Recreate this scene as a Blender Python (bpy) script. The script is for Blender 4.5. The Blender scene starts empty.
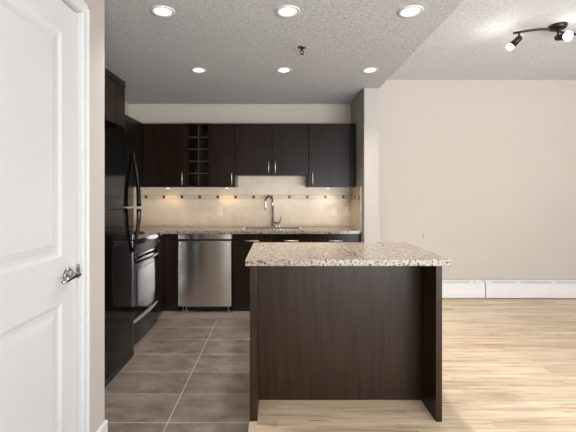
import bpy, bmesh, math, random
from mathutils import Vector, Matrix

# ------------------------------------------------------------------ camera, world, exposure, large lights
sc = bpy.context.scene
COL = sc.collection
CAM_Z = 1.34
cam = bpy.data.cameras.new('camera')
cam.sensor_fit = 'HORIZONTAL'; cam.sensor_width = 36; cam.lens = 24.0
cam.shift_x = 10 / 576; cam.shift_y = -23 / 576
cam.clip_start = 0.05
co = bpy.data.objects.new('camera', cam); COL.objects.link(co)
co.location = (0, 0, CAM_Z); co.rotation_euler = (math.pi / 2, 0, 0)
sc.camera = co
sc.view_settings.view_transform = 'Standard'
sc.view_settings.look = 'None'
sc.view_settings.gamma = 1
sc.view_settings.use_curve_mapping = False
sc.view_settings.exposure = -0.42

w = bpy.data.worlds.new('daylight_sky'); sc.world = w; w.use_nodes = True
wn = w.node_tree.nodes; wl = w.node_tree.links
sky = wn.new('ShaderNodeTexSky'); sky.sky_type = 'HOSEK_WILKIE'; sky.turbidity = 4
sky.sun_direction = (0.3, -0.5, 0.8)
wl.new(sky.outputs[0], wn['Background'].inputs[0]); wn['Background'].inputs[1].default_value = 0.6

def area(name, loc, rot, sx, sy, power, color):
    l = bpy.data.lights.new(name, 'AREA'); l.shape = 'RECTANGLE'; l.size = sx; l.size_y = sy
    l.energy = power; l.color = color
    o = bpy.data.objects.new(name, l); COL.objects.link(o); o.location = loc; o.rotation_euler = rot
    return o
# fill lamps added at the unseen rear and side windows, tilted up to brighten ceilings
area('window_fill', (2.45, -2.85, .72), (math.pi / 2 + .95, 0, 0), 3.8, 1.2, 760, (0.91, 0.955, 1.0))
area('window_fill', (4.33, 0.9, 1.0), (math.pi / 2 + .9, 0, math.pi / 2), 2.6, 1.2, 95, (0.91, 0.955, 1.0))

# ------------------------------------------------------------------ helpers
class MB:
    def __init__(self): self.bm = bmesh.new()
    def box(self, x0, x1, y0, y1, z0, z1, bev=0.0, seg=2):
        r = bmesh.ops.create_cube(self.bm, size=1.0)
        vs = r['verts']
        for v in vs:
            v.co = Vector((x0 + (v.co.x + .5) * (x1 - x0), y0 + (v.co.y + .5) * (y1 - y0), z0 + (v.co.z + .5) * (z1 - z0)))
        if bev > 0:
            es = set(e for v in vs for e in v.link_edges)
            bmesh.ops.bevel(self.bm, geom=list(es), offset=bev, segments=seg, affect='EDGES', profile=.5)
        return self
    def tube(self, pts, r, n=12, cap=True):
        pts = [Vector(p) for p in pts]
        rs = r if isinstance(r, (list, tuple)) else [r] * len(pts)
        rings = []; up = None
        for i, p in enumerate(pts):
            t = (pts[min(i + 1, len(pts) - 1)] - pts[max(i - 1, 0)]).normalized()
            if up is None:
                up = Vector((0, 0, 1)) if abs(t.z) < .9 else Vector((1, 0, 0))
            a = (up - t * up.dot(t)).normalized(); b = t.cross(a); up = a
            rings.append([self.bm.verts.new(p + (a * math.cos(2 * math.pi * k / n) + b * math.sin(2 * math.pi * k / n)) * rs[i]) for k in range(n)])
        for A, B in zip(rings, rings[1:]):
            for k in range(n):
                self.bm.faces.new((A[k], A[(k + 1) % n], B[(k + 1) % n], B[k])).smooth = True
        if cap:
            self.bm.faces.new(list(reversed(rings[0]))); self.bm.faces.new(rings[-1])
        return self
    def flat_tube(self, pts, rx, rz, n=14):
        """tube squashed to an oval section, kept upright"""
        return self.tube(pts, rx, n)
    def lathe(self, c, prof, n=32, axis=(0, 0, 1)):
        """prof: list of (radius, height along axis)"""
        ax = Vector(axis).normalized()
        a = ax.orthogonal().normalized(); b = ax.cross(a); c = Vector(c)
        rings = []
        for r, h in prof:
            if r < 1e-6: rings.append([self.bm.verts.new(c + ax * h)])
            else: rings.append([self.bm.verts.new(c + ax * h + (a * math.cos(2 * math.pi * k / n) + b * math.sin(2 * math.pi * k / n)) * r) for k in range(n)])
        for A, B in zip(rings, rings[1:]):
            for k in range(n):
                q = [A[k % len(A)], A[(k + 1) % len(A)], B[(k + 1) % len(B)], B[k % len(B)]]
                u = []
                for v in q:
                    if v not in u: u.append(v)
                if len(u) >= 3: self.bm.faces.new(u).smooth = True
        return self
    def prism(self, poly, z0, z1, bev=0.0):
        """poly in x,y (counter-clockwise), extruded along z"""
        bot = [self.bm.verts.new((x, y, z0)) for x, y in poly]; top = [self.bm.verts.new((x, y, z1)) for x, y in poly]
        fs = [self.bm.faces.new(list(reversed(bot))), self.bm.faces.new(top)]
        n = len(poly)
        for k in range(n): fs.append(self.bm.faces.new((bot[k], bot[(k + 1) % n], top[(k + 1) % n], top[k])))
        if bev:
            es = [e for e in fs[0].edges] + [e for e in fs[1].edges]
            bmesh.ops.bevel(self.bm, geom=es, offset=bev, segments=2, affect='EDGES', profile=.5)
        return self
    def prism_x(self, poly, x0, x1):
        """poly in y,z extruded along x"""
        A = [self.bm.verts.new((x0, y, z)) for y, z in poly]; B = [self.bm.verts.new((x1, y, z)) for y, z in poly]
        self.bm.faces.new(A); self.bm.faces.new(list(reversed(B)))
        n = len(poly)
        for k in range(n): self.bm.faces.new((A[k], B[k], B[(k + 1) % n], A[(k + 1) % n]))
        return self
    def quad(self, *ps):
        self.bm.faces.new([self.bm.verts.new(p) for p in ps]); return self
    def build(self, name, m, parent=None, origin=None):
        root = parent
        while root is not None and root.parent is not None: root = root.parent
        o_w = Vector(root.location) if root is not None else (Vector(origin) if origin is not None else Vector((0, 0, 0)))
        bmesh.ops.recalc_face_normals(self.bm, faces=self.bm.faces[:])
        bmesh.ops.translate(self.bm, verts=self.bm.verts[:], vec=-o_w)
        me = bpy.data.meshes.new(name); self.bm.to_mesh(me); self.bm.free()
        me.materials.append(m)
        o = bpy.data.objects.new(name, me); COL.objects.link(o)
        if parent is not None: o.parent = parent
        else: o.location = o_w
        return o

def thing(name, label, cat, loc, group=None):
    o = bpy.data.objects.new(name, None); COL.objects.link(o); o.location = loc
    o.empty_display_size = .1
    return tag(o, label, cat, group)
def tag(o, label, cat, group=None):
    o['label'] = label; o['category'] = cat
    if group: o['group'] = group
    return o
def struct(o, label=None):
    o['kind'] = 'structure'
    if label: o['label'] = label
    return o

# ------------------------------------------------------------------ materials
def new_mat(name):
    m = bpy.data.materials.new(name); m.use_nodes = True
    return m, m.node_tree.nodes, m.node_tree.links, m.node_tree.nodes['Principled BSDF']
def rgb(r, g, b):
    f = lambda c: (c / 255 / 12.92) if c / 255 <= .04045 else ((c / 255 + .055) / 1.055) ** 2.4
    return (f(r), f(g), f(b), 1)
def coords(n, l, scale=(1, 1, 1), loc=(0, 0, 0), rot=(0, 0, 0)):
    tc = n.new('ShaderNodeTexCoord'); mp = n.new('ShaderNodeMapping')
    mp.inputs['Scale'].default_value = scale; mp.inputs['Location'].default_value = loc; mp.inputs['Rotation'].default_value = rot
    l.new(tc.outputs['Object'], mp.inputs[0]); return mp.outputs[0]
def noise(n, l, vec, scale, detail=4, rough=.6):
    t = n.new('ShaderNodeTexNoise'); t.inputs['Scale'].default_value = scale; t.inputs['Detail'].default_value = detail
    t.inputs['Roughness'].default_value = rough; l.new(vec, t.inputs['Vector']); return t.outputs['Fac']
def ramp(n, l, fac, stops, interp='LINEAR'):
    r = n.new('ShaderNodeValToRGB'); r.color_ramp.interpolation = interp
    e = r.color_ramp.elements
    while len(e) < len(stops): e.new(.5)
    for k, (p, c) in enumerate(stops): e[k].position = p; e[k].color = c
    l.new(fac, r.inputs[0]); return r.outputs[0]
def mix(n, l, fac, a, b, kind='MIX'):
    m = n.new('ShaderNodeMixRGB'); m.blend_type = kind
    for s, v in ((0, fac), (1, a), (2, b)):
        if hasattr(v, 'is_linked'): l.new(v, m.inputs[s])
        else: m.inputs[s].default_value = v
    return m.outputs[0]
def bump(n, l, b, h, strength, dist):
    bp = n.new('ShaderNodeBump'); bp.inputs['Strength'].default_value = strength; bp.inputs['Distance'].default_value = dist
    l.new(h, bp.inputs['Height']); l.new(bp.outputs[0], b.inputs['Normal'])

def plain(name, c, rough=.5, metal=0.0, vary=.04, coat=0.0, scale=8, bmp=0.0):
    m, n, l, b = new_mat(name)
    v = coords(n, l); f = noise(n, l, v, scale)
    hi = tuple(min(1, x * (1 + vary)) for x in c[:3]) + (1,); lo = tuple(x * (1 - vary) for x in c[:3]) + (1,)
    l.new(ramp(n, l, f, [(.3, lo), (.7, hi)]), b.inputs['Base Color'])
    b.inputs['Roughness'].default_value = rough; b.inputs['Metallic'].default_value = metal
    b.inputs['Coat Weight'].default_value = coat
    if bmp: bump(n, l, b, noise(n, l, v, 180, 3), bmp, .002)
    return m
def emit(name, c, s):
    m, n, l, b = new_mat(name)
    b.inputs['Base Color'].default_value = c; b.inputs['Emission Color'].default_value = c; b.inputs['Emission Strength'].default_value = s
    return m

M = {}
M['wall'] = plain('cream_wall_paint', rgb(192, 183, 173), .75, vary=.015, scale=3, bmp=.08)
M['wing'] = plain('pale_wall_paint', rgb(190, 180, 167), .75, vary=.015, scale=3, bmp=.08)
M['divider'] = plain('dimmed_wall_paint', rgb(174, 167, 161), .75, vary=.015, scale=3, bmp=.08)  # same wall paint, darkened in colour so these walls look less brightly lit
M['trim'] = plain('white_trim_paint', rgb(200, 199, 198), .4, vary=.01)
M['door'] = plain('white_door_paint', rgb(194, 194, 194), .38, vary=.01)
M['heater'] = plain('white_enamel', rgb(226, 224, 222), .4, vary=.01)
M['strip'] = plain('pale_wood_strip', rgb(205, 184, 162), .4)
M['plate'] = plain('white_plastic', rgb(236, 230, 220), .35, vary=.01)
M['hook'] = plain('grey_plastic', rgb(176, 172, 166), .5)
M['slot'] = plain('dark_slot', rgb(45, 42, 40), .6)
M['chrome'] = plain('chrome', rgb(158, 158, 158), .12, 1.0, vary=.02)
M['nickel'] = plain('brushed_nickel', rgb(236, 234, 230), .45, 1.0, vary=.03)
M['bronze'] = plain('dark_bronze', rgb(46, 37, 31), .35, .6, vary=.08)
M['black'] = plain('black_gloss_enamel', rgb(12, 11, 11), .12, 0, vary=.1)
M['black'].node_tree.nodes['Principled BSDF'].inputs['Specular IOR Level'].default_value = .4
M['fridge'] = plain('black_refrigerator_enamel', rgb(8, 7, 7), .07, 0, vary=.1)
M['fridge'].node_tree.nodes['Principled BSDF'].inputs['Specular IOR Level'].default_value = .2
M['blackm'] = plain('black_satin_plastic', rgb(16, 16, 16), .4)
M['glass_black'] = plain('black_oven_glass', rgb(22, 20, 19), .06)
M['grille'] = plain('dark_vent', rgb(30, 29, 28), .6)
M['mosaic'] = plain('brown_accent_tile', rgb(84, 60, 42), .3, vary=.25, scale=30)
M['lens'] = emit('lit_lamp_lens', (1.0, .9, .78, 1), 14)
M['refl'] = emit('lit_reflector', (1.0, .93, .84, 1), 1.1)
M['lens2'] = emit('lit_frosted_glass', (1.0, .93, .84, 1), 2.6)
M['puck'] = emit('lit_puck_lens', (1.0, .8, .55, 1), 8)
M['sky_out'] = plain('outside_ground', rgb(120, 125, 110), .9)

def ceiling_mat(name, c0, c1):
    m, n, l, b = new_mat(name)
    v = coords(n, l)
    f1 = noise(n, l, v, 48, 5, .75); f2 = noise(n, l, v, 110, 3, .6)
    l.new(ramp(n, l, f1, [(.38, rgb(*c0)), (.6, rgb(*c1))]), b.inputs['Base Color'])  # speckle puts shading of the ceiling relief into the base colour
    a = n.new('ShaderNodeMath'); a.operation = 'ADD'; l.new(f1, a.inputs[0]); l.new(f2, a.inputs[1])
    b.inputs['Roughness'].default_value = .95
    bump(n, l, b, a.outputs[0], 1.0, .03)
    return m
M['ceiling'] = ceiling_mat('darker_textured_ceiling', (208, 207, 206), (236, 235, 234))  # living room ceiling texture in a darker tone
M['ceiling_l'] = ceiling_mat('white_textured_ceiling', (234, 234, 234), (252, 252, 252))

def espresso(name='espresso_wood', c0=(33, 25, 21), c1=(52, 41, 34), rough=.36, horizontal=False):
    m, n, l, b = new_mat(name)
    v = coords(n, l, (2, 2, 40) if horizontal else (16, 16, .9))
    f = noise(n, l, v, 2.2, 6, .65)
    l.new(ramp(n, l, f, [(.3, rgb(*c0)), (.7, rgb(*c1))]), b.inputs['Base Color'])
    b.inputs['Roughness'].default_value = rough
    b.inputs['Specular IOR Level'].default_value = .18
    bump(n, l, b, f, .06, .002)
    return m
M['wood'] = espresso('espresso_wood', (22, 14, 9), (38, 26, 18), .3)
M['wood_i'] = espresso('espresso_island_wood', (30, 19, 11), (52, 37, 25), .36)
M['rack'] = espresso('rack_wood', (58, 42, 32), (84, 62, 48), .4)
M['wood_in'] = plain('dark_cabinet_inside', rgb(30, 23, 20), .6)

def granite():
    m, n, l, b = new_mat('speckled_granite')
    v = coords(n, l, (2.0, 2.0, 2.0))
    f1 = noise(n, l, v, 28, 6, .75)
    base = ramp(n, l, f1, [(.36, rgb(112, 100, 89)), (.5, rgb(156, 144, 129)), (.66, rgb(176, 166, 151))])
    f2 = noise(n, l, v, 85, 4, .7)
    base = mix(n, l, ramp(n, l, f2, [(.36, (1, 1, 1, 1)), (.46, (0, 0, 0, 1))]), base, rgb(84, 72, 62))
    vo = n.new('ShaderNodeTexVoronoi'); vo.inputs['Scale'].default_value = 110; l.new(v, vo.inputs['Vector'])
    base = mix(n, l, ramp(n, l, vo.outputs['Color'], [(.0, (1, 1, 1, 1)), (.2, (0, 0, 0, 1))], 'CONSTANT'), base, rgb(132, 122, 112))
    f3 = noise(n, l, coords(n, l, loc=(3, 7, 1)), 60, 3, .6)
    base = mix(n, l, ramp(n, l, f3, [(.39, (1, 1, 1, 1)), (.45, (0, 0, 0, 1))]), base, rgb(52, 45, 40))
    l.new(base, b.inputs['Base Color']); b.inputs['Roughness'].default_value = .18
    return m
M['granite'] = granite()

def floor_wood():
    m, n, l, b = new_mat('light_maple_planks')
    v = coords(n, l)
    br = n.new('ShaderNodeTexBrick'); br.offset = .37; br.offset_frequency = 2
    br.inputs['Scale'].default_value = 1; br.inputs['Brick Width'].default_value = 1.25; br.inputs['Row Height'].default_value = .095
    br.inputs['Mortar Size'].default_value = .0012; br.inputs['Mortar Smooth'].default_value = .4; br.inputs['Bias'].default_value = 0
    br.inputs['Color1'].default_value = (.0, .0, .0, 1); br.inputs['Color2'].default_value = (1, 1, 1, 1); br.inputs['Mortar'].default_value = (.5, .5, .5, 1)
    l.new(v, br.inputs['Vector'])
    plank = ramp(n, l, br.outputs['Color'], [(0, rgb(218, 199, 172)), (.5, rgb(229, 213, 189)), (1, rgb(238, 226, 206))])
    # grain, shifted plank by plank
    mp = n.new('ShaderNodeVectorMath'); mp.operation = 'MULTIPLY_ADD'
    l.new(br.outputs['Color'], mp.inputs[0]); mp.inputs[1].default_value = (9, 5, 3); l.new(v, mp.inputs[2])
    sc1 = n.new('ShaderNodeMapping'); sc1.inputs['Scale'].default_value = (1.1, 17, 1); l.new(mp.outputs[0], sc1.inputs[0])
    g = noise(n, l, sc1.outputs[0], 1.6, 7, .68)
    col = mix(n, l, .9, plank, ramp(n, l, g, [(.3, rgb(182, 150, 118)), (.46, rgb(240, 226, 208)), (.6, rgb(255, 255, 255))]), 'MULTIPLY')
    sc2 = n.new('ShaderNodeMapping'); sc2.inputs['Scale'].default_value = (2.4, 26, 1); l.new(mp.outputs[0], sc2.inputs[0])
    k = noise(n, l, sc2.outputs[0], 1.3, 3, .55)
    col = mix(n, l, ramp(n, l, k, [(.27, (.9, .9, .9, 1)), (.36, (0, 0, 0, 1))]), col, rgb(148, 116, 84))
    col = mix(n, l, ramp(n, l, br.outputs['Fac'], [(0, (0, 0, 0, 1)), (1, (.4, .4, .4, 1))]), col, rgb(160, 130, 100))
    l.new(col, b.inputs['Base Color']); b.inputs['Roughness'].default_value = .38
    b.inputs['Specular IOR Level'].default_value = .4
    return m
M['floor_wood'] = floor_wood()

def floor_tile():
    m, n, l, b = new_mat('brown_floor_tile')
    v = coords(n, l, loc=(.644 + .636 * 4, -2.241 + .318 * 20, 0))
    br = n.new('ShaderNodeTexBrick'); br.offset = 0; br.squash = 1
    br.inputs['Scale'].default_value = 1; br.inputs['Brick Width'].default_value = .636; br.inputs['Row Height'].default_value = .318
    br.inputs['Mortar Size'].default_value = .0026; br.inputs['Mortar Smooth'].default_value = .2; br.inputs['Bias'].default_value = 0
    br.inputs['Color1'].default_value = (.86, .86, .86, 1); br.inputs['Color2'].default_value = (1, 1, 1, 1); br.inputs['Mortar'].default_value = (1, 1, 1, 1)
    l.new(v, br.inputs['Vector'])
    f = noise(n, l, coords(n, l, (1, 1.8, 1)), 5, 6, .65)
    c = ramp(n, l, f, [(.3, rgb(90, 79, 71)), (.7, rgb(134, 120, 109))])
    c = mix(n, l, 1.0, c, br.outputs['Color'], 'MULTIPLY')
    c = mix(n, l, br.outputs['Fac'], c, rgb(178, 163, 151))
    l.new(c, b.inputs['Base Color']); b.inputs['Roughness'].default_value = .33
    b.inputs['Specular IOR Level'].default_value = .45
    return m
M['floor_tile'] = floor_tile()

def ribbed():
    m, n, l, b = new_mat('ribbed_strip_tile')
    br = n.new('ShaderNodeTexBrick'); br.offset = 0
    br.inputs['Scale'].default_value = 1; br.inputs['Brick Width'].default_value = .045; br.inputs['Row Height'].default_value = 5
    br.inputs['Mortar Size'].default_value = .006; br.inputs['Mortar Smooth'].default_value = .3
    br.inputs['Color1'].default_value = rgb(88, 77, 70); br.inputs['Color2'].default_value = rgb(98, 86, 78); br.inputs['Mortar'].default_value = rgb(196, 182, 170)
    l.new(coords(n, l, loc=(0, 1, 0), rot=(0, 0, .5)), br.inputs['Vector'])
    l.new(br.outputs['Color'], b.inputs['Base Color']); b.inputs['Roughness'].default_value = .4
    return m
M['ribbed'] = ribbed()

def splash(axis):
    m, n, l, b = new_mat('beige_backsplash_tile_' + axis)
    tc = n.new('ShaderNodeTexCoord'); sp = n.new('ShaderNodeSeparateXYZ'); cb = n.new('ShaderNodeCombineXYZ')
    l.new(tc.outputs['Object'], sp.inputs[0])
    l.new(sp.outputs['X' if axis == 'x' else 'Y'], cb.inputs['X']); l.new(sp.outputs['Z'], cb.inputs['Y'])
    mp = n.new('ShaderNodeMapping'); mp.inputs['Location'].default_value = (.542 + .2295 * 10, -1.264 + .35 * 6, 0); l.new(cb.outputs[0], mp.inputs[0])
    br = n.new('ShaderNodeTexBrick'); br.offset = 0
    br.inputs['Scale'].default_value = 1; br.inputs['Brick Width'].default_value = .2295; br.inputs['Row Height'].default_value = .35
    br.inputs['Mortar Size'].default_value = .0016; br.inputs['Mortar Smooth'].default_value = .3
    br.inputs['Color1'].default_value = (.97, .97, .97, 1); br.inputs['Color2'].default_value = (1, 1, 1, 1); br.inputs['Mortar'].default_value = (.88, .87, .86, 1)
    l.new(mp.outputs[0], br.inputs['Vector'])
    f = noise(n, l, tc.outputs['Object'], 6, 6, .6)
    c = ramp(n, l, f, [(.3, rgb(220, 200, 176)), (.7, rgb(234, 217, 196))])
    l.new(mix(n, l, 1.0, c, br.outputs['Color'], 'MULTIPLY'), b.inputs['Base Color']); b.inputs['Roughness'].default_value = .35
    return m
M['splash_x'] = splash('x'); M['splash_y'] = splash('y')
M['band'] = plain('tan_border_tile', rgb(216, 196, 168), .35, vary=.04, scale=14)
M['band_edge'] = plain('tan_pencil_tile', rgb(176, 152, 124), .35, vary=.06, scale=14)

def stainless():
    m, n, l, b = new_mat('brushed_stainless')
    v = coords(n, l, (160, 160, 1.2))
    f = noise(n, l, v, 2, 4, .6)
    l.new(ramp(n, l, f, [(.3, rgb(214, 208, 202)), (.7, rgb(228, 223, 217))]), b.inputs['Base Color'])
    b.inputs['Metallic'].default_value = 1; b.inputs['Roughness'].default_value = .2; b.inputs['Anisotropic Rotation'].default_value = .25
    b.inputs['Anisotropic'].default_value = .88
    tg = n.new('ShaderNodeTangent'); tg.direction_type = 'RADIAL'; tg.axis = 'Z'; l.new(tg.outputs[0], b.inputs['Tangent'])
    return m
M['steel'] = stainless()

def pane_mat():
    m, n, l, b = new_mat('window_glass')
    t = n.new('ShaderNodeBsdfTransparent'); g = n.new('ShaderNodeBsdfGlossy'); g.inputs['Roughness'].default_value = .02
    fr = n.new('ShaderNodeFresnel'); fr.inputs[0].default_value = 1.45
    ms = n.new('ShaderNodeMixShader'); l.new(fr.outputs[0], ms.inputs[0]); l.new(t.outputs[0], ms.inputs[1]); l.new(g.outputs[0], ms.inputs[2])
    l.new(ms.outputs[0], n['Material Output'].inputs[0]); n.remove(b)
    return m
M['pane'] = pane_mat()

# ------------------------------------------------------------------ the setting
LX = -0.93            # face of the hall wall with the white door
KX = -1.918            # kitchen side wall
BY = 4.93             # back wall (kitchen and living room)
WX0, WX1, WY = .935, 1.10, 4.17   # wing wall between kitchen and living room
RX, RY = 4.45, -3.0   # right wall, rear wall
HK, HL = 2.48, 2.79   # kitchen and living ceilings

# floors
f = MB(); f.box(-2.05, -.165, -3.1, 5.05, -.06, 0).box(-.165, .955, 2.75, 5.05, -.06, 0)
struct(f.build('floor', M['floor_tile']), 'brown rectangular tile kitchen floor')
f = MB(); f.box(-.165, .955, -3.1, 2.75, -.06, 0).box(.955, RX + .1, -3.1, 5.05, -.06, 0)
struct(f.build('floor', M['floor_wood']), 'light maple plank living room floor')
struct(MB().box(-1.30, .9, 4.10, 4.36, -.01, .003).build('trim_1', M['ribbed']), 'ribbed tile strip along the base cabinets')
struct(MB().box(-.168, -.122, -2.9, 2.245, -.005, .007, .003).build('trim_2', M['strip']), 'pale transition strip between tile and wood')
# ceilings
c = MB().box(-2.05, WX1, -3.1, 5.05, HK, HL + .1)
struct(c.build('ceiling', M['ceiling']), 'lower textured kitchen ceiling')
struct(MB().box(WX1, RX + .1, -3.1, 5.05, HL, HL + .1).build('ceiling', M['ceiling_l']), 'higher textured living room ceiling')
# walls
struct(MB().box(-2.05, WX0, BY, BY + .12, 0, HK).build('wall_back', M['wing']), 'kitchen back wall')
struct(MB().box(WX0, RX + .1, BY, BY + .12, 0, HL).build('wall_back', M['wall']), 'cream living room wall')
struct(MB().box(WX0, WX1, WY, BY, 0, HK, .004, 1).build('wall_divider', M['divider']), 'short wing wall between kitchen and living room')
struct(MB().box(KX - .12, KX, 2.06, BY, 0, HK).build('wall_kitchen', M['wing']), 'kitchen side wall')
# hall wall with the door opening
DY0, DY1, DH = 1.005, 1.81, 2.19
h = MB()
h.box(-1.05, LX, DY1, 2.059, 0, HK).box(-1.05, LX, -3.1, DY0, 0, HK).box(-1.05, LX, DY0, DY1, DH, HK)
h.box(-2.05, -1.05, 1.94, 2.059, 0, HK)
struct(h.build('wall_left', M['divider']), 'wall with the white door')
# rear wall with the balcony window, right wall with the side window
r = MB(); wx0, wx1, wz0, wz1 = -.2, 4.4, .1, 2.4
r.box(-1.05, wx0, RY - .12, RY, 0, HL).box(wx1, RX, RY - .12, RY, 0, HL).box(wx0, wx1, RY - .12, RY, 0, wz0).box(wx0, wx1, RY - .12, RY, wz1, HL)
struct(r.build('wall_rear', M['wall']))
r = MB(); sy0, sy1, sz0, sz1 = -.45, 2.25, .55, 2.35
r.box(RX, RX + .12, RY - .12, sy0, 0, HL).box(RX, RX + .12, sy1, BY, 0, HL).box(RX, RX + .12, sy0, sy1, 0, sz0).box(RX, RX + .12, sy0, sy1, sz1, HL)
struct(r.build('wall_right', M['wall']))
wf = MB()
for x in (wx0, wx0 + 1.52, wx0 + 3.04, wx1 - .05): wf.box(x, x + .05, RY - .10, RY - .04, wz0, wz1)
wf.box(wx0, wx1, RY - .10, RY - .04, wz0, wz0 + .05).box(wx0, wx1, RY - .10, RY - .04, wz1 - .05, wz1)
wfo = struct(wf.build('window_1', M['trim']))
MB().box(wx0 + .02, wx1 - .02, RY - .075, RY - .069, wz0 + .02, wz1 - .02).build('pane', M['pane'], wfo)
wf = MB()
for y in (sy0, (sy0 + sy1) / 2 - .025, sy1 - .05): wf.box(RX + .04, RX + .10, y, y + .05, sz0, sz1)
wf.box(RX + .04, RX + .10, sy0, sy1, sz0, sz0 + .05).box(RX + .04, RX + .10, sy0, sy1, sz1 - .05, sz1)
wfo = struct(wf.build('window_2', M['trim']))
MB().box(RX + .069, RX + .075, sy0 + .02, sy1 - .02, sz0 + .02, sz1 - .02).build('pane', M['pane'], wfo)
# door lining and casing
j = MB()
j.box(-1.05, LX, DY1 - .003, DY1, 0, DH).box(-1.05, LX, DY0, DY0 + .003, 0, DH).box(-1.05, LX, DY0, DY1, DH - .003, DH)
struct(j.build('trim_3', M['trim']), 'white door jamb')
cs = MB(); CW = .054
for y0, y1, z0, z1 in ((DY1, DY1 + CW, 0, DH + CW), (DY0 - CW, DY0, 0, DH + CW), (DY0, DY1, DH, DH + CW)):
    cs.box(LX - .002, LX + .014, y0, y1, z0, z1, .003)
cs.box(LX, LX + .019, DY1 + .035, DY1 + CW, 0, DH + CW, .004)
cs.box(LX, LX + .019, DY0 - CW, DY0 - .035, 0, DH + CW, .004)
cs.box(LX, LX + .019, DY0 - CW, DY1 + CW, DH + .035, DH + CW, .004)
struct(cs.build('trim_4', M['trim']), 'white casing around the door')
# baseboards
bb = MB()
bb.box(LX - .002, LX + .013, DY1 + CW, 2.059, 0, .118, .004).box(-1.03, LX + .013, 2.057, 2.072, 0, .118, .004)
bb.box(LX - .002, LX + .013, -2.95, DY0 - CW, 0, .118, .004)
struct(bb.build('baseboard_left', M['trim']), 'white baseboard around the wall end')
struct(MB().box(WX1, RX, BY - .014, BY + .002, 0, .10, .004).build('baseboard_back', M['trim']), 'white baseboard on the living room wall')
struct(MB().box(WX0 + .04, WX1 + .012, WY - .012, WY + .002, 0, .10, .004).box(WX1 - .002, WX1 + .012, WY, BY - .014, 0, .10, .004).build('baseboard_divider', M['trim']), 'white baseboard on the wing wall')
struct(MB().box(RX - .014, RX + .002, RY, BY - .02, 0, .10, .004).build('baseboard_right', M['trim']))

# the white two-panel door
DF = -.945
door = MB()
Dy0, Dy1, Dz0, Dz1 = DY0 + .008, DY1 - .010, .008, DH - .010
st = .122
panels = [(.855 - .62, .86), (1.06, 2.045)]
door.box(DF - .034, DF - .012, Dy0, Dy1, Dz0, Dz1)
door.box(DF - .013, DF, Dy0, Dy0 + st, Dz0, Dz1).box(DF - .013, DF, Dy1 - st, Dy1, Dz0, Dz1)
door.box(DF - .013, DF, Dy0 + st, Dy1 - st, Dz0, panels[0][0]).box(DF - .013, DF, Dy0 + st, Dy1 - st, panels[0][1], panels[1][0]).box(DF - .013, DF, Dy0 + st, Dy1 - st, panels[1][1], Dz1)
for z0, z1 in panels:
    rects = [(0, 0), (.016, -.007), (.032, -.0075), (.064, -.002)]
    prev = None
    for ins, dx in rects:
        y0, y1, a, b_ = Dy0 + st + ins, Dy1 - st - ins, z0 + ins, z1 - ins
        cur = [(DF + dx, y0, a), (DF + dx, y1, a), (DF + dx, y1, b_), (DF + dx, y0, b_)]
        if prev:
            for k in range(4): door.quad(prev[k], prev[(k + 1) % 4], cur[(k + 1) % 4], cur[k])
        prev = cur
    door.quad(*prev)
door_o = struct(door.build('door_1', M['door']), 'white two panel door with chrome lever')
hy, hz = 1.722, .972
MB().lathe((DF, hy, hz), [(0, 0), (.034, 0), (.034, .006), (.028, .012), (.014, .016), (.012, .04), (.014, .05), (0, .052)], 28, (1, 0, 0)).build('door_rose', M['chrome'], door_o)
lv = MB().tube([(DF + .046, hy + .012, hz), (DF + .048, hy - .02, hz + .002), (DF + .047, hy - .055, hz), (DF + .044, hy - .09, hz - .006), (DF + .038, hy - .108, hz - .009)], [.011, .0115, .0105, .0095, .006], 12)
lv.build('door_lever', M['chrome'], door_o)
MB().box(DF - .003, LX - .002, DY1 - .008, DY1 - .003, hz - .02, hz + .035, .001).build('strike_plate', M['chrome'], door_o)

# ------------------------------------------------------------------ backsplash (tiles with a border of brown squares)
def splash_back():
    bs = MB().box(KX, WX0, BY - .010, BY + .002, .90, 1.56)
    o = struct(bs.build('backsplash', M['splash_x']), 'beige tile backsplash with a border of small brown squares')
    return o
so = splash_back()
struct(MB().box(WX0 - .010, WX0 + .002, 4.30, BY - .01, .90, 1.412).build('backsplash', M['splash_y']), 'beige tile return on the wing wall')
struct(MB().box(KX - .002, KX + .010, 3.2, BY - .01, .90, 1.412).build('backsplash', M['splash_y']), 'beige tile on the kitchen side wall')
band = MB().box(KX + .01, WX0 - .01, BY - .0135, BY - .009, 1.268, 1.311)
band.box(WX0 - .0135, WX0 - .009, 4.30, BY - .0135, 1.268, 1.311)
struct(band.build('trim_5', M['band']), 'tan border tile band across the backsplash')
be = MB()
for z in (1.264, 1.311): be.box(KX + .01, WX0 - .01, BY - .016, BY - .009, z, z + .005).box(WX0 - .016, WX0 - .009, 4.30, BY - .016, z, z + .005)
struct(be.build('trim_6', M['band_edge']), 'thin pencil tiles edging the border')
dots = MB()
x = -.542 - .2295 * 6
while x < WX0 - .03:
    if x > KX + .02: dots.box(x - .018, x + .018, BY - .018, BY - .009, 1.272, 1.307, .002)
    x += .2295
for y in (4.36, 4.59): dots.box(WX0 - .018, WX0 - .009, y - .0165, y + .0165, 1.272, 1.307, .002)
struct(dots.build('trim_7', M['mosaic']), 'small brown square accent tiles in the border')

# ------------------------------------------------------------------ cabinet builders
def bar_handle_v(x, z0, z1, yf, parent):
    """vertical bar pull on a door facing the viewer (front at yf)"""
    h = MB().tube([(x, yf - .028, z0), (x, yf - .028, z1)], .0062, 10)
    for z in (z0 + .02, z1 - .02): h.tube([(x, yf + .001, z), (x, yf - .028, z)], .0045, 8)
    return h.build('handle', M['nickel'], parent)
def bar_handle_h(x0, x1, z, yf, parent):
    h = MB().tube([(x0, yf - .030, z), (x1, yf - .030, z)], .0062, 10)
    for xx in (x0 + .02, x1 - .02): h.tube([(xx, yf + .001, z), (xx, yf - .030, z)], .0045, 8)
    return h.build('handle', M['nickel'], parent)

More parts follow.
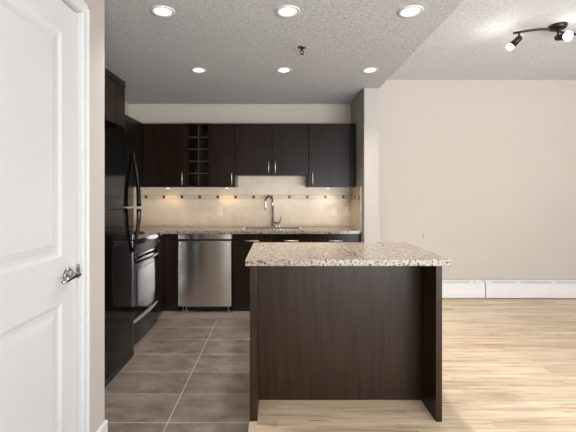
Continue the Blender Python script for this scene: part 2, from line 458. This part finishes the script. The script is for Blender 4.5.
UF = 4.60     # front of upper doors
UT = 2.175
GAP = .003
def upper(x0, x1, z0, doors, label, kname='wall_cabinet'):
    t = thing(kname, label, 'cabinet', ((x0 + x1) / 2, UF + .02, z0), 'wall cabinets over the kitchen counter')
    MB().box(x0 + .0005, x1 - .0005, UF + .021, BY - .001, z0, UT).build('body', M['wood'], t)
    for a, b_, hx in doors:
        d = MB().box(a + GAP, b_ - GAP, UF, UF + .0195, z0 + .002, UT - .003, .0022).build('door', M['wood'], t)
        if hx is not None: bar_handle_v(hx, z0 + .024, z0 + .168, UF, d)
    return t
X1, X2, X3, X4, X4m, X5, X6, X7 = -1.63, -1.117, -.818, -.512, -.072, .368, .868, WX0
upper(X1, X2, 1.412, [(X1 + .02, X2, X2 - .026)], 'dark corner wall cabinet with one door, left of the wine rack')
upper(X3, X4, 1.412, [(X3, X4, X4 - .04)], 'narrow brown wall cabinet with one door, right of the wine rack')
upper(X4, X5, 1.552, [(X4, X4m, X4m - .04), (X4m, X5, X4m + .04)], 'short two-door wall cabinet above the sink and faucet')
t = upper(X5, X7 - .001, 1.412, [(X5, X6, X5 + .045)], 'dark wall cabinet beside the wing wall, with its handle at lower left')
MB().box(X6 + .001, X7 - .002, UF + .003, UF + .020, 1.414, UT - .002, .0015).build('filler_strip', M['wood'], t)

# wine rack
wr = thing('wine_rack', 'open wine rack of small square cubbies between two wall cabinets', 'wine rack', ((X2 + X3) / 2, UF + .02, 1.412))
z0, z1 = 1.412, UT
b = MB().box(X2 + .001, X2 + .045, UF, BY - .001, z0, z1).box(X3 - .02, X3 - .001, UF, BY - .001, z0, z1)
b.box(X2 + .045, X3 - .02, UF, BY - .001, z0, z0 + .02).box(X2 + .045, X3 - .02, UF, BY - .001, z1 - .02, z1).box(X2 + .045, X3 - .02, BY - .02, BY - .001, z0 + .02, z1 - .02)
b.build('body', M['wood'], wr)
xm = (X2 + .045 + X3 - .02) / 2
MB().box(xm - .005, xm + .005, UF + .006, BY - .02, z0 + .02, z1 - .02).build('divider', M['rack'], wr)
n = 5
for k in range(1, n):
    z = z0 + .02 + (z1 - z0 - .04) * k / n
    MB().box(X2 + .045, xm - .005, UF + .003, BY - .02, z - .006, z + .006).box(xm + .005, X3 - .02, UF + .003, BY - .02, z - .006, z + .006).build('shelf', M['rack'], wr)

# wall cabinet over the counter on the side wall (mostly hidden by the refrigerator)
sw = thing('wall_cabinet', 'dark wall cabinet on the side wall, seen past the refrigerator', 'cabinet', (KX + .15, 4.0, 1.412), 'wall cabinets over the kitchen counter')
MB().box(KX + .001, X1 - .021, 3.262, BY - .001, 1.412, UT + .008).build('body', M['wood'], sw)
for a, b_ in ((3.264, 3.70), (3.70, 4.14), (4.14, UF + .018)):
    MB().box(X1 - .020, X1 - .001, a + GAP, b_ - GAP, 1.414, UT + .005, .002).build('door', M['wood'], sw)

# deep cabinet over the refrigerator
FC = -1.28
fc = thing('wall_cabinet', 'deep dark cabinet high above the black refrigerator', 'cabinet', (-1.6, 2.83, 1.89), 'wall cabinets over the kitchen counter')
MB().box(KX + .001, FC - .021, 2.45, 3.215, 1.885, 2.265).build('body', M['wood'], fc)
MB().box(FC - .020, FC, 3.042, 3.213, 1.887, 2.213, .002).build('filler_strip', M['wood'], fc)
MB().box(FC - .020, FC + .004, 2.45, 3.215, 2.216, 2.268, .003).build('top_rail', M['wood'], fc)
dd = MB().box(FC - .020, FC - .002, 2.455, 3.038, 1.889, 2.212, .002).build('door', M['wood_i'], fc)  # lighter wood than the frame, standing in for a reflection on the door
# tall gable panel between refrigerator and range
MB().box(KX + .001, FC - .001, 3.217, 3.236, 0.0, 1.884).build('end_panel', M['wood'], fc)

# ------------------------------------------------------------------ base cabinets
BF = 4.315    # front of base doors
KT = .078     # toe kick
CB = .884     # underside of counter
def base_body(t, x0, x1):
    MB().box(x0 + .0005, x1 - .0005, BF + .020, BY - .012, KT, CB - .001).build('body', M['wood'], t)
    MB().box(x0 + .0005, x1 - .0005, BF + .032, BY - .2, .0, KT - .0005).build('toe_kick', M['blackm'], t)
# dishwasher, sink cabinet, right cabinet, corner
DX0, DX1 = -1.124, -.512
SX1 = .371
cc = thing('base_cabinet', 'dark corner base cabinet between the range and the dishwasher', 'cabinet', (-1.4, 4.5, 0), 'base cabinets along the back wall')
MB().prism([(KX + .002, 4.052), (-1.301, 4.052), (-1.301, BF + .020), (DX0 - .001, BF + .020), (DX0 - .001, BY - .012), (KX + .002, BY - .012)], KT, CB - .001).build('body', M['wood'], cc)
MB().prism([(KX + .1, 4.053), (-1.345, 4.053), (-1.345, BF + .032), (DX0 - .001, BF + .032), (DX0 - .001, BY - .2), (KX + .1, BY - .2)], 0, KT - .0005).build('toe_kick', M['blackm'], cc)
MB().box(-1.277, DX0 - .003, BF, BF + .0195, KT + .003, CB - .004, .002).build('filler_panel', M['wood'], cc)
MB().box(-1.3005, -1.281, 4.054, BF + .019, KT + .003, CB - .004, .002).build('filler_panel', M['wood'], cc)

sk = thing('base_cabinet', 'dark sink base cabinet right of the dishwasher with two bar handles', 'cabinet', ((DX1 + SX1) / 2, 4.5, 0), 'base cabinets along the back wall')
def split_front(t, x0, x1):
    d1 = MB().box(x0 + GAP, x1 - GAP, BF, BF + .0195, .735, CB - .005, .002).build('drawer', M['wood'], t)
    d2 = MB().box(x0 + GAP, x1 - GAP, BF, BF + .0195, KT + .003, .731, .002).build('door', M['wood'], t)
    xm = (x0 + x1) / 2
    bar_handle_h(xm - .078, xm + .078, .805, BF, d1)
    return d1, d2
b = MB().box(DX1 + .0005, DX1 + .02, BF + .02, BY - .012, KT, CB - .001).box(SX1 - .02, SX1 - .0005, BF + .02, BY - .012, KT, CB - .001)
b.box(DX1 + .02, SX1 - .02, BF + .02, BY - .012, KT, KT + .02).box(DX1 + .02, SX1 - .02, BF + .02, BF + .04, .70, CB - .001).build('body', M['wood'], sk)
MB().box(DX1 + .0005, SX1 - .0005, BF + .032, BY - .2, .0, KT - .0005).build('toe_kick', M['blackm'], sk)
xm = (DX1 + SX1) / 2
_, d = split_front(sk, DX1, xm); bar_handle_v(xm - .04, .56, .71, BF, d)
_, d = split_front(sk, xm, SX1); bar_handle_v(xm + .04, .56, .71, BF, d)
rc = thing('base_cabinet', 'dark base cabinet beside the wing wall, mostly behind the island', 'cabinet', (.64, 4.5, 0), 'base cabinets along the back wall')
base_body(rc, SX1, WX0 - .002)
_, d = split_front(rc, SX1, WX0 - .012); bar_handle_v(SX1 + .045, .56, .71, BF, d)

# counter: L-shaped granite with the sink cut out
SKX0, SKX1, SKY0, SKY1 = -.40, .27, 4.42, 4.80
ct = MB(); CTOP = .914
ct.box(-1.262, SKX0, 4.288, BY - .011, CB, CTOP).box(SKX1, WX0 - .011, 4.288, BY - .011, CB, CTOP)
ct.box(SKX0, SKX1, 4.288, SKY0, CB, CTOP).box(SKX0, SKX1, SKY1, BY - .011, CB, CTOP)
ct.box(KX + .011, -1.262, 4.05, BY - .011, CB, CTOP)
tag(ct.build('countertop', M['granite']), 'speckled granite countertop along the backsplash with the sink in it', 'countertop')

# sink
sn = thing('kitchen_sink', 'stainless drop-in kitchen sink set in the granite counter', 'sink', ((SKX0 + SKX1) / 2, 4.6, CTOP))
rim = MB(); e = .022
rim.box(SKX0 - e, SKX1 + e, SKY0 - e, SKY0 + .012, CTOP + .0005, CTOP + .007, .002).box(SKX0 - e, SKX1 + e, SKY1 - .012, SKY1 + e, CTOP + .0005, CTOP + .007, .002)
rim.box(SKX0 - e, SKX0 + .012, SKY0, SKY1, CTOP + .0005, CTOP + .007, .002).box(SKX1 - .012, SKX1 + e, SKY0, SKY1, CTOP + .0005, CTOP + .007, .002)
rim.box(-.085, -.045, SKY0, SKY1, CTOP + .0005, CTOP + .006)
rim.build('rim', M['steel'], sn)
for a, b_ in ((SKX0 + .012, -.085), (-.045, SKX1 - .012)):
    q = MB(); y0, y1, zt, zb = SKY0 + .012, SKY1 - .012, CTOP + .003, .735
    q.box(a, a + .003, y0, y1, zb, zt).box(b_ - .003, b_, y0, y1, zb, zt).box(a, b_, y0, y0 + .003, zb, zt).box(a, b_, y1 - .003, y1, zb, zt).box(a, b_, y0, y1, zb - .003, zb)
    bo = q.build('basin', M['steel'], sn)
    MB().lathe(((a + b_) / 2, (y0 + y1) / 2, zb), [(0, .004), (.03, .004), (.04, .001), (.045, .0)], 20).build('drain', M['chrome'], bo)

# faucet
FX, FY = -.066, 4.86
fa = thing('faucet', 'tall curved chrome faucet with pull-down spray head behind the sink', 'faucet', (FX, FY, CTOP))
MB().lathe((FX, FY, CTOP + .001), [(0, 0), (.027, 0), (.027, .008), (.02, .016), (.019, .075), (.015, .082), (0, .082)], 24).build('base', M['chrome'], fa)
sp = [(FX, FY, CTOP + .07), (FX, FY, 1.20)]
dx, dy = -.72, -.69
for k in range(1, 11):
    a = math.pi * k / 10 * .93
    sp.append((FX + dx * .062 * (1 - math.cos(a)), FY + dy * .062 * (1 - math.cos(a)), 1.235 + .062 * math.sin(a)))
MB().tube(sp, .0125, 14).build('spout', M['chrome'], fa)
e0 = Vector(sp[-1])
MB().tube([e0 + Vector((0, 0, .005)), e0 + Vector((-.001, -.001, -.03)), e0 + Vector((-.002, -.002, -.09)), e0 + Vector((-.002, -.002, -.115))], [.0135, .016, .0185, .0145], 14).build('spray_head', M['nickel'], fa)
hl = MB().tube([(FX + .012, FY, .962), (FX + .058, FY, .962), (FX + .09, FY - .003, .964)], [.011, .0115, .010], 12)
hl.build('valve', M['chrome'], fa)
MB().tube([(FX + .085, FY - .002, .963), (FX + .096, FY - .008, 1.0), (FX + .104, FY - .016, 1.045)], [.007, .006, .0055], 10).build('lever', M['chrome'], fa)

# outlets on the backsplash
def outlet(x, z, wid, label, cat, gang):
    y = BY - .0105
    t = thing('wall_outlet' if cat == 'outlet' else 'light_switch', label, cat, (x, y, z), 'white cover plates on the backsplash')
    MB().box(x - wid / 2, x + wid / 2, y - .006, y, z - .058, z + .058, .003).build('cover_plate', M['plate'], t)
    n_ = len(gang)
    for i, kind in enumerate(gang):
        gx = x + (i - (n_ - 1) / 2) * .046
        if kind == 'o':
            for dz in (-.02, .02):
                s = MB().lathe((gx, y - .006, z + dz), [(0, .0012), (.0145, .0012), (.0165, 0)], 20, (0, -1, 0)).build('socket', M['plate'], t)
                q = MB()
                for sx in (-.006, .006): q.box(gx + sx - .0014, gx + sx + .0014, y - .0080, y - .0071, z + dz - .002, z + dz + .007)
                q.box(gx - .002, gx + .002, y - .0080, y - .0071, z + dz - .010, z + dz - .006)
                q.build('slot', M['slot'], s)
        else:
            MB().box(gx - .016, gx + .016, y - .0085, y - .0055, z - .033, z + .033, .0015).build('rocker', M['plate'], t)
outlet(-.748, 1.103, .074, 'white double outlet under the narrow wall cabinet, left of the faucet', 'outlet', 'o')
outlet(.716, 1.103, .074, 'single white rocker switch plate right of the faucet', 'switch', 's')
outlet(.880, 1.103, .108, 'wide white two-gang plate nearest the wing wall', 'outlet', 'so')

# ------------------------------------------------------------------ dishwasher
dw = thing('dishwasher', 'stainless steel dishwasher between dark base cabinets', 'dishwasher', ((DX0 + DX1) / 2, 4.6, 0))
MB().box(DX0 + .006, DX1 - .006, BF + .03, BY - .05, .068, CB - .002).build('body', M['blackm'], dw)
dwd = MB().box(DX0 + .006, DX1 - .006, BF - .032, BF + .029, .072, .806, .007).build('door', M['steel'], dw)
MB().box(DX0 + .006, DX1 - .006, BF - .032, BF + .029, .824, .880, .004).build('control_panel', M['steel'], dw)
MB().box(DX0 + .010, DX1 - .010, BF - .010, BF + .0295, .8065, .8235).build('handle_recess', M['blackm'], dw)
for xx in (.06, .085, .11, .30, .49): MB().box(DX0 + xx, DX0 + xx + .009, BF - .0335, BF - .0321, .848, .857).build('button', M['slot'], dw)
MB().box(DX0 + .56, DX0 + .585, BF - .0335, BF - .0315, .755, .768, .001).build('badge', M['plate'], dw)
MB().box(DX0 + .02, DX1 - .02, BF + .07, BF + .09, .005, .066).build('toe_panel', M['blackm'], dw)
for xx in (DX0 + .045, DX0 + .085, DX1 - .05):
    MB().lathe((xx, BF + .045, 0), [(0, 0), (.016, 0), (.016, .006), (.006, .010), (.006, .067), (0, .067)], 14).build('foot', M['nickel'], dw)

# ------------------------------------------------------------------ refrigerator
RF = -1.18
RY0, RY1 = 2.44, 3.165
fr = thing('refrigerator', 'glossy black top-freezer refrigerator beside the white wall end', 'refrigerator', (-1.55, 2.80, 0))
MB().box(KX + .06, RF - .062, RY0 + .004, RY1 - .004, .03, 1.785, .006).build('body', M['blackm'], fr)
def fridge_door(name, z0, z1):
    # gently bowed glossy door front
    poly = []
    n_ = 40
    for k in range(n_ + 1):
        u = k / n_; poly.append((RF - .010 + .010 * (1 - (2 * u - 1) ** 24), RY0 + (RY1 - RY0) * u))
    poly += [(RF - .058, RY1), (RF - .058, RY0)]
    return MB().prism(poly, z0, z1, .004).build(name, M['fridge'], fr)
fz = fridge_door('freezer_door', 1.228, 1.80); rd = fridge_door('refrigerator_door', .062, 1.216)
hyy = RY1 - .055
def fridge_handle(zs, par, ztip):
    (za, zb) = zs   # za: end near the split (stands off), zb: far end merging into door
    pts = []; rr = []
    for k in range(13):
        u = k / 12
        off = .050 * (1 - u ** 2.0) + .004
        pts.append((RF + off, hyy, za + (zb - za) * u)); rr.append(.019 - .008 * u)
    hd = MB().tube(pts, rr, 12).build('handle', M['black'], par)
    if ztip: MB().box(RF - .004, RF + .068, hyy - .016, hyy + .016, ztip - .006, ztip + .006, .003).build('handle_bracket', M['nickel'], hd)
fridge_handle((1.232, 1.665), fz, 1.226); fridge_handle((1.212, .86), rd, None)
MB().box(RF - .058, RF - .006, RY0 + .002, RY1 - .002, .004, .058, .003).build('toe_grille', M['grille'], fr)
MB().box(RF - .07, RF - .012, RY0 + .03, RY0 + .09, 1.786, 1.812, .005).build('hinge_cover', M['blackm'], fr)
for yy in (RY0 + .06, RY1 - .06):
    for xx in (RF - .12, KX + .15): MB().lathe((xx, yy, 0), [(0, 0), (.02, 0), (.02, .03), (0, .03)], 14).build('foot', M['blackm'], fr)

# ------------------------------------------------------------------ range
GY0, GY1 = 3.272, 4.040
GX = -1.27
rg = thing('range', 'black freestanding electric range past the refrigerator', 'range', (-1.6, 3.66, 0))
MB().box(KX + .03, GX - .002, GY0 + .003, GY1 - .003, .03, .895).build('body', M['black'], rg)
def bow(x_edge, amt, y0, y1, n_=24, p=2):
    return [(x_edge + amt * (1 - (2 * k / n_ - 1) ** p), y0 + (y1 - y0) * k / n_) for k in range(n_ + 1)]
pl = bow(GX + .030, .040, GY0, GY1, 24, 4)
MB().prism(pl + [(KX + .03, GY1), (KX + .03, GY0)], .896, .940, .010).build('cooktop', M['black'], rg)
for bx, by, br_ in ((-1.43, 3.46, .095), (-1.43, 3.85, .075), (-1.73, 3.46, .075), (-1.73, 3.85, .095)):
    bn = MB()
    for q in range(4):
        R = br_ * (1 - q * .22)
        bn.tube([(bx + R * math.cos(a * math.pi / 12), by + R * math.sin(a * math.pi / 12), .948) for a in range(25)], .0055, 8, cap=False)
    bo = bn.build('burner', M['blackm'], rg)
    MB().lathe((bx, by, .9405), [(0, 0), (br_ + .012, 0), (br_ + .02, .004), (br_ + .016, .0065), (br_ + .005, .002), (0, .001)], 28).build('drip_pan', M['chrome'], bo)
MB().box(KX + .012, KX + .075, GY0 + .005, GY1 - .005, .88, 1.08, .01).build('backguard', M['black'], rg)
for yy in (3.36, 3.45, 3.86, 3.95):
    MB().lathe((KX + .075, yy, 1.0), [(0, .022), (.017, .022), (.02, 0), (0, 0)], 18, (1, 0, 0)).build('knob', M['blackm'], rg)
MB().prism(bow(GX + .006, .030, GY0 + .004, GY1 - .004) + [(GX - .0015, GY1 - .004), (GX - .0015, GY0 + .004)], .80, .892, .003).build('front_rail', M['blackm'], rg)
od = MB().prism(bow(GX + .022, .006, GY0 + .004, GY1 - .004) + [(GX - .0015, GY1 - .004), (GX - .0015, GY0 + .004)], .265, .792, .004).build('oven_door', M['black'], rg)
pw = [(x_ + .003, y_) for x_, y_ in bow(GX + .0275, .001, GY0 + .12, GY1 - .18, 10)]
MB().prism(pw + [(GX + .0, GY1 - .18), (GX + .0, GY0 + .12)], .36, .66).build('oven_window', M['glass_black'], od)
hp = [(x_, y_, .742) for x_, y_ in bow(GX + .048, .034, GY0 + .04, GY1 - .04, 12)]
hh = MB().tube(hp, .012, 12)
for yy in (GY0 + .06, GY1 - .06): hh.tube([(GX + .008, yy, .742), (GX + .047, yy, .742)], .009, 10)
hh.build('handle', M['black'], od)
MB().lathe((GX + .03, GY1 - .055, .845), [(0, 0), (.008, 0), (.007, .004), (0, .005)], 12, (1, 0, 0)).build('indicator_light', M['plate'], rg)
dr = MB().prism(bow(GX + .010, .016, GY0 + .004, GY1 - .004) + [(GX - .0015, GY1 - .004), (GX - .0015, GY0 + .004)], .012, .252, .004).build('drawer', M['black'], rg)
MB().prism([(x_ + .006, y_) for x_, y_ in bow(GX + .012, .018, GY0 + .05, GY1 - .05)] + [(GX + .010, GY1 - .05), (GX + .010, GY0 + .05)], .205, .228, .003).build('handle', M['nickel'], dr)
for yy in (GY0 + .06, GY1 - .06):
    MB().lathe((GX - .06, yy, 0), [(0, 0), (.018, 0), (.018, .03), (0, .03)], 12).build('foot', M['blackm'], rg)
    MB().lathe((KX + .1, yy, 0), [(0, 0), (.018, 0), (.018, .03), (0, .03)], 12).build('foot', M['blackm'], rg)

# ------------------------------------------------------------------ island
IZ = .918
isl = thing('kitchen_island', 'dark wooden kitchen island base with two end panels and recessed back', 'kitchen island', (.40, 2.6, 0))
MB().box(-.165, -.121, 2.247, 2.955, 0, IZ - .0005, .0015).build('end_panel', M['wood_i'], isl)
MB().box(.925, .961, 2.247, 2.955, 0, IZ - .0005, .0015).build('end_panel', M['wood_i'], isl)
MB().box(-.1205, .9245, 2.486, 2.506, 0, IZ - .0005).build('back_panel', M['wood_i'], isl)
MB().box(-.1205, .9245, 2.507, 2.90, .1, IZ - .0005).build('body', M['wood'], isl)
MB().box(-.1205, .9245, 2.507, 2.86, 0, .0995).build('toe_kick', M['blackm'], isl)
for k in range(2):
    a = -.12 + .522 * k
    d1 = MB().box(a + GAP, a + .522 - GAP, 2.901, 2.921, .105, IZ - .008, .002).build('door', M['wood'], isl)
    hx = a + (.48 if k == 0 else .042)
    hb = MB().tube([(hx, 2.949, .72), (hx, 2.949, .87)], .0062, 10)
    for z in (.74, .85): hb.tube([(hx, 2.920, z), (hx, 2.949, z)], .0045, 8)
    hb.build('handle', M['nickel'], d1)
tag(MB().box(-.189, .999, 2.215, 2.99, IZ, .956, .003).build('countertop', M['granite']), 'thick speckled granite slab on top of the kitchen island', 'countertop')

# ------------------------------------------------------------------ baseboard heaters on the living room wall
def heater(x0, x1, label):
    t = thing('baseboard_heater', label, 'heater', ((x0 + x1) / 2, BY - .05, 0), 'baseboard heaters along the living room wall')
    y0, y1 = BY - .075, BY - .015
    MB().prism_x([(y1, .045), (y0, .045), (y0, .05), (y0, .185), (y0 + .006, .192), (y1 - .015, .228), (y1, .232)], x0 + .012, x1 - .012).build('cover', M['heater'], t)
    xx = x0 + .09
    while xx < x1 - .12:
        if (int((xx - x0) / .028)) % 16 < 14:
            MB().prism_x([(y0 + .010, .193), (y0 + .032, .210), (y0 + .030, .2165), (y0 + .008, .1995)], xx, xx + .015).build('louver', M['slot2'], t)
        xx += .028
    MB().box(x0 + .012, x1 - .012, y0 + .010, y0 + .018, .010, .046).build('kick_strip', M['heater'], t)
    for xx in (x0 + .0005, x1 - .0125):
        MB().prism_x([(y1, .008), (y0 - .003, .008), (y0 - .003, .188), (y0 + .004, .196), (y1 - .015, .233), (y1, .236)], xx, xx + .012).build('end_cap', M['heater'], t)
M['slot2'] = plain('grey_louver_shadow', rgb(188, 187, 184), .6, vary=.02)
heater(1.14, 2.618, 'white baseboard heater unit behind the island, left of the seam')
heater(2.630, 4.40, 'long white baseboard heater unit on the right, right of the seam')

# small cable clip on the living wall
ck = thing('wall_hook', 'tiny grey hook on the cream wall above the island countertop', 'hook', (1.86, BY - .001, .79))
MB().lathe((1.862, BY, .795), [(0, .004), (.008, .004), (.009, 0)], 14, (0, -1, 0)).build('base', M['hook'], ck)
MB().tube([(1.862, BY - .003, .795), (1.868, BY - .018, .79), (1.868, BY - .02, .765), (1.866, BY - .012, .752)], .0035, 8).build('prong', M['hook'], ck)

# ------------------------------------------------------------------ recessed ceiling lights
def downlight(x, y, label):
    t = thing('recessed_light', label, 'ceiling light', (x, y, HK), 'recessed lights in the kitchen ceiling')
    MB().lathe((x, y, HK), [(.076, 0), (.076, -.004), (.071, -.008), (.060, -.007), (.055, -.0015), (.055, 0)], 36).build('trim_ring', M['trim'], t)
    MB().lathe((x, y, HK), [(0, -.006), (.03, -.006), (.038, -.003)], 36).build('lens', M['lens'], t)
    MB().lathe((x, y, HK), [(.038, -.002), (.048, -.004), (.0555, -.0015)], 36).build('reflector', M['refl'], t)
    l = bpy.data.lights.new('downlight_beam', 'SPOT'); l.energy = 80; l.color = (1, .95, .91); l.spot_size = 2.1; l.spot_blend = .9; l.shadow_soft_size = .05
    o = bpy.data.objects.new('downlight_beam', l); COL.objects.link(o); o.parent = t; o.location = (0, 0, -.02)
for x, y, lab in ((-.72, 2.405, 'front left recessed ceiling light, nearest the white door'), (.063, 2.405, 'front middle recessed ceiling light above the island'),
                  (.833, 2.405, 'front right recessed ceiling light near the ceiling step'), (-.735, 3.56, 'back left recessed ceiling light toward the dark wall cabinets'),
                  (.056, 3.56, 'back middle recessed ceiling light behind the sprinkler'), (.853, 3.56, 'back right recessed ceiling light near the wing wall')):
    downlight(x, y, lab)

# sprinkler
s_ = thing('fire_sprinkler', 'small sprinkler head between the recessed ceiling lights', 'sprinkler', (.187, 3.0, HK))
MB().lathe((.187, 3.0, HK), [(0, 0), (.036, 0), (.034, -.005), (.016, -.009), (0, -.009)], 24).build('escutcheon', M['chrome'], s_)
MB().tube([(.187, 3.0, HK - .008), (.187, 3.0, HK - .03)], .009, 10).tube([(.176, 3.0, HK - .03), (.174, 3.0, HK - .042), (.187, 3.0, HK - .055)], .003, 6).tube([(.198, 3.0, HK - .03), (.200, 3.0, HK - .042), (.187, 3.0, HK - .055)], .003, 6).build('frame', M['bronze'], s_)
MB().lathe((.187, 3.0, HK - .057), [(0, .002), (.014, .001), (.014, -.001), (0, -.001)], 16).build('deflector', M['bronze'], s_)

# ------------------------------------------------------------------ track light on the living room ceiling
TX, TY = 2.42, 3.32
tl = thing('track_light', 'dark bronze curved track light with lit frosted heads on the right ceiling', 'ceiling light', (TX, TY, HL))
MB().lathe((TX, TY, HL), [(0, 0), (.07, 0), (.07, -.016), (.060, -.032), (.02, -.036), (0, -.036)], 32).build('canopy', M['bronze'], tl)
MB().tube([(TX, TY, HL - .028), (TX, TY, HL - .06)], .010, 10).build('stem', M['bronze'], tl)
def barz(u): return HL - .052 - .018 * u * u
def bary(u): return TY + .05 * math.sin(u * math.pi)
MB().tube([(TX + .385 * (k / 8 - 1), bary(k / 8 - 1), barz(k / 8 - 1)) for k in range(17)], .010, 10).build('arm', M['bronze'], tl)
def head(u, d, gr=.029, en=3.5):
    p = Vector((TX + .385 * u, bary(u), barz(u))); d = Vector(d).normalized()
    q = p + Vector((0, 0, -.055))
    hd = MB().tube([p, q], .0075, 8).tube([q - d * .02, q - d * .008, q + d * .07, q + d * .072], [.018, .026, .029, .022], 16).build('lamp_head', M['bronze'], tl)
    MB().lathe(q + d * .066, [(.024, 0), (.030, .012), (gr, .03), (gr * .9, .042), (0, .046)], 20, d).build('lamp_glass', M['lens2'], hd)
    l = bpy.data.lights.new('track_bulb', 'POINT'); l.energy = en; l.color = (1, .93, .84); l.shadow_soft_size = .025
    o = bpy.data.objects.new('track_bulb', l); COL.objects.link(o); o.parent = tl
    o.location = q + d * .15 - tl.location
head(-.90, (-.58, .30, -.62)); head(.0, (.16, -.85, -.22), .044, 1.5); head(.90, (.6, .2, -.75), .029, 1.2)

# ------------------------------------------------------------------ under-cabinet puck lights
def puck(x, zc, label):
    y = 4.78
    t = thing('puck_light', label, 'under-cabinet light', (x, y, zc), 'small lights under the wall cabinets')
    MB().lathe((x, y, zc), [(0, 0), (.034, 0), (.034, -.010), (.029, -.013)], 24).build('housing', M['nickel'], t)
    MB().lathe((x, y, zc), [(.029, -.013), (.02, -.0145), (0, -.015)], 24).build('lens', M['puck'], t)
    l = bpy.data.lights.new('puck_beam', 'SPOT'); l.energy = 3.6; l.color = (1, .78, .54); l.spot_size = 2.6; l.spot_blend = .6; l.shadow_soft_size = .03
    o = bpy.data.objects.new('puck_beam', l); COL.objects.link(o); o.parent = t; o.location = (0, 0, -.02)
puck(-1.37, 1.412, 'small warm light under the corner wall cabinet')
puck(-.64, 1.412, 'small warm light under the narrow wall cabinet')
puck(.62, 1.412, 'small warm light under the wall cabinet beside the wing wall')
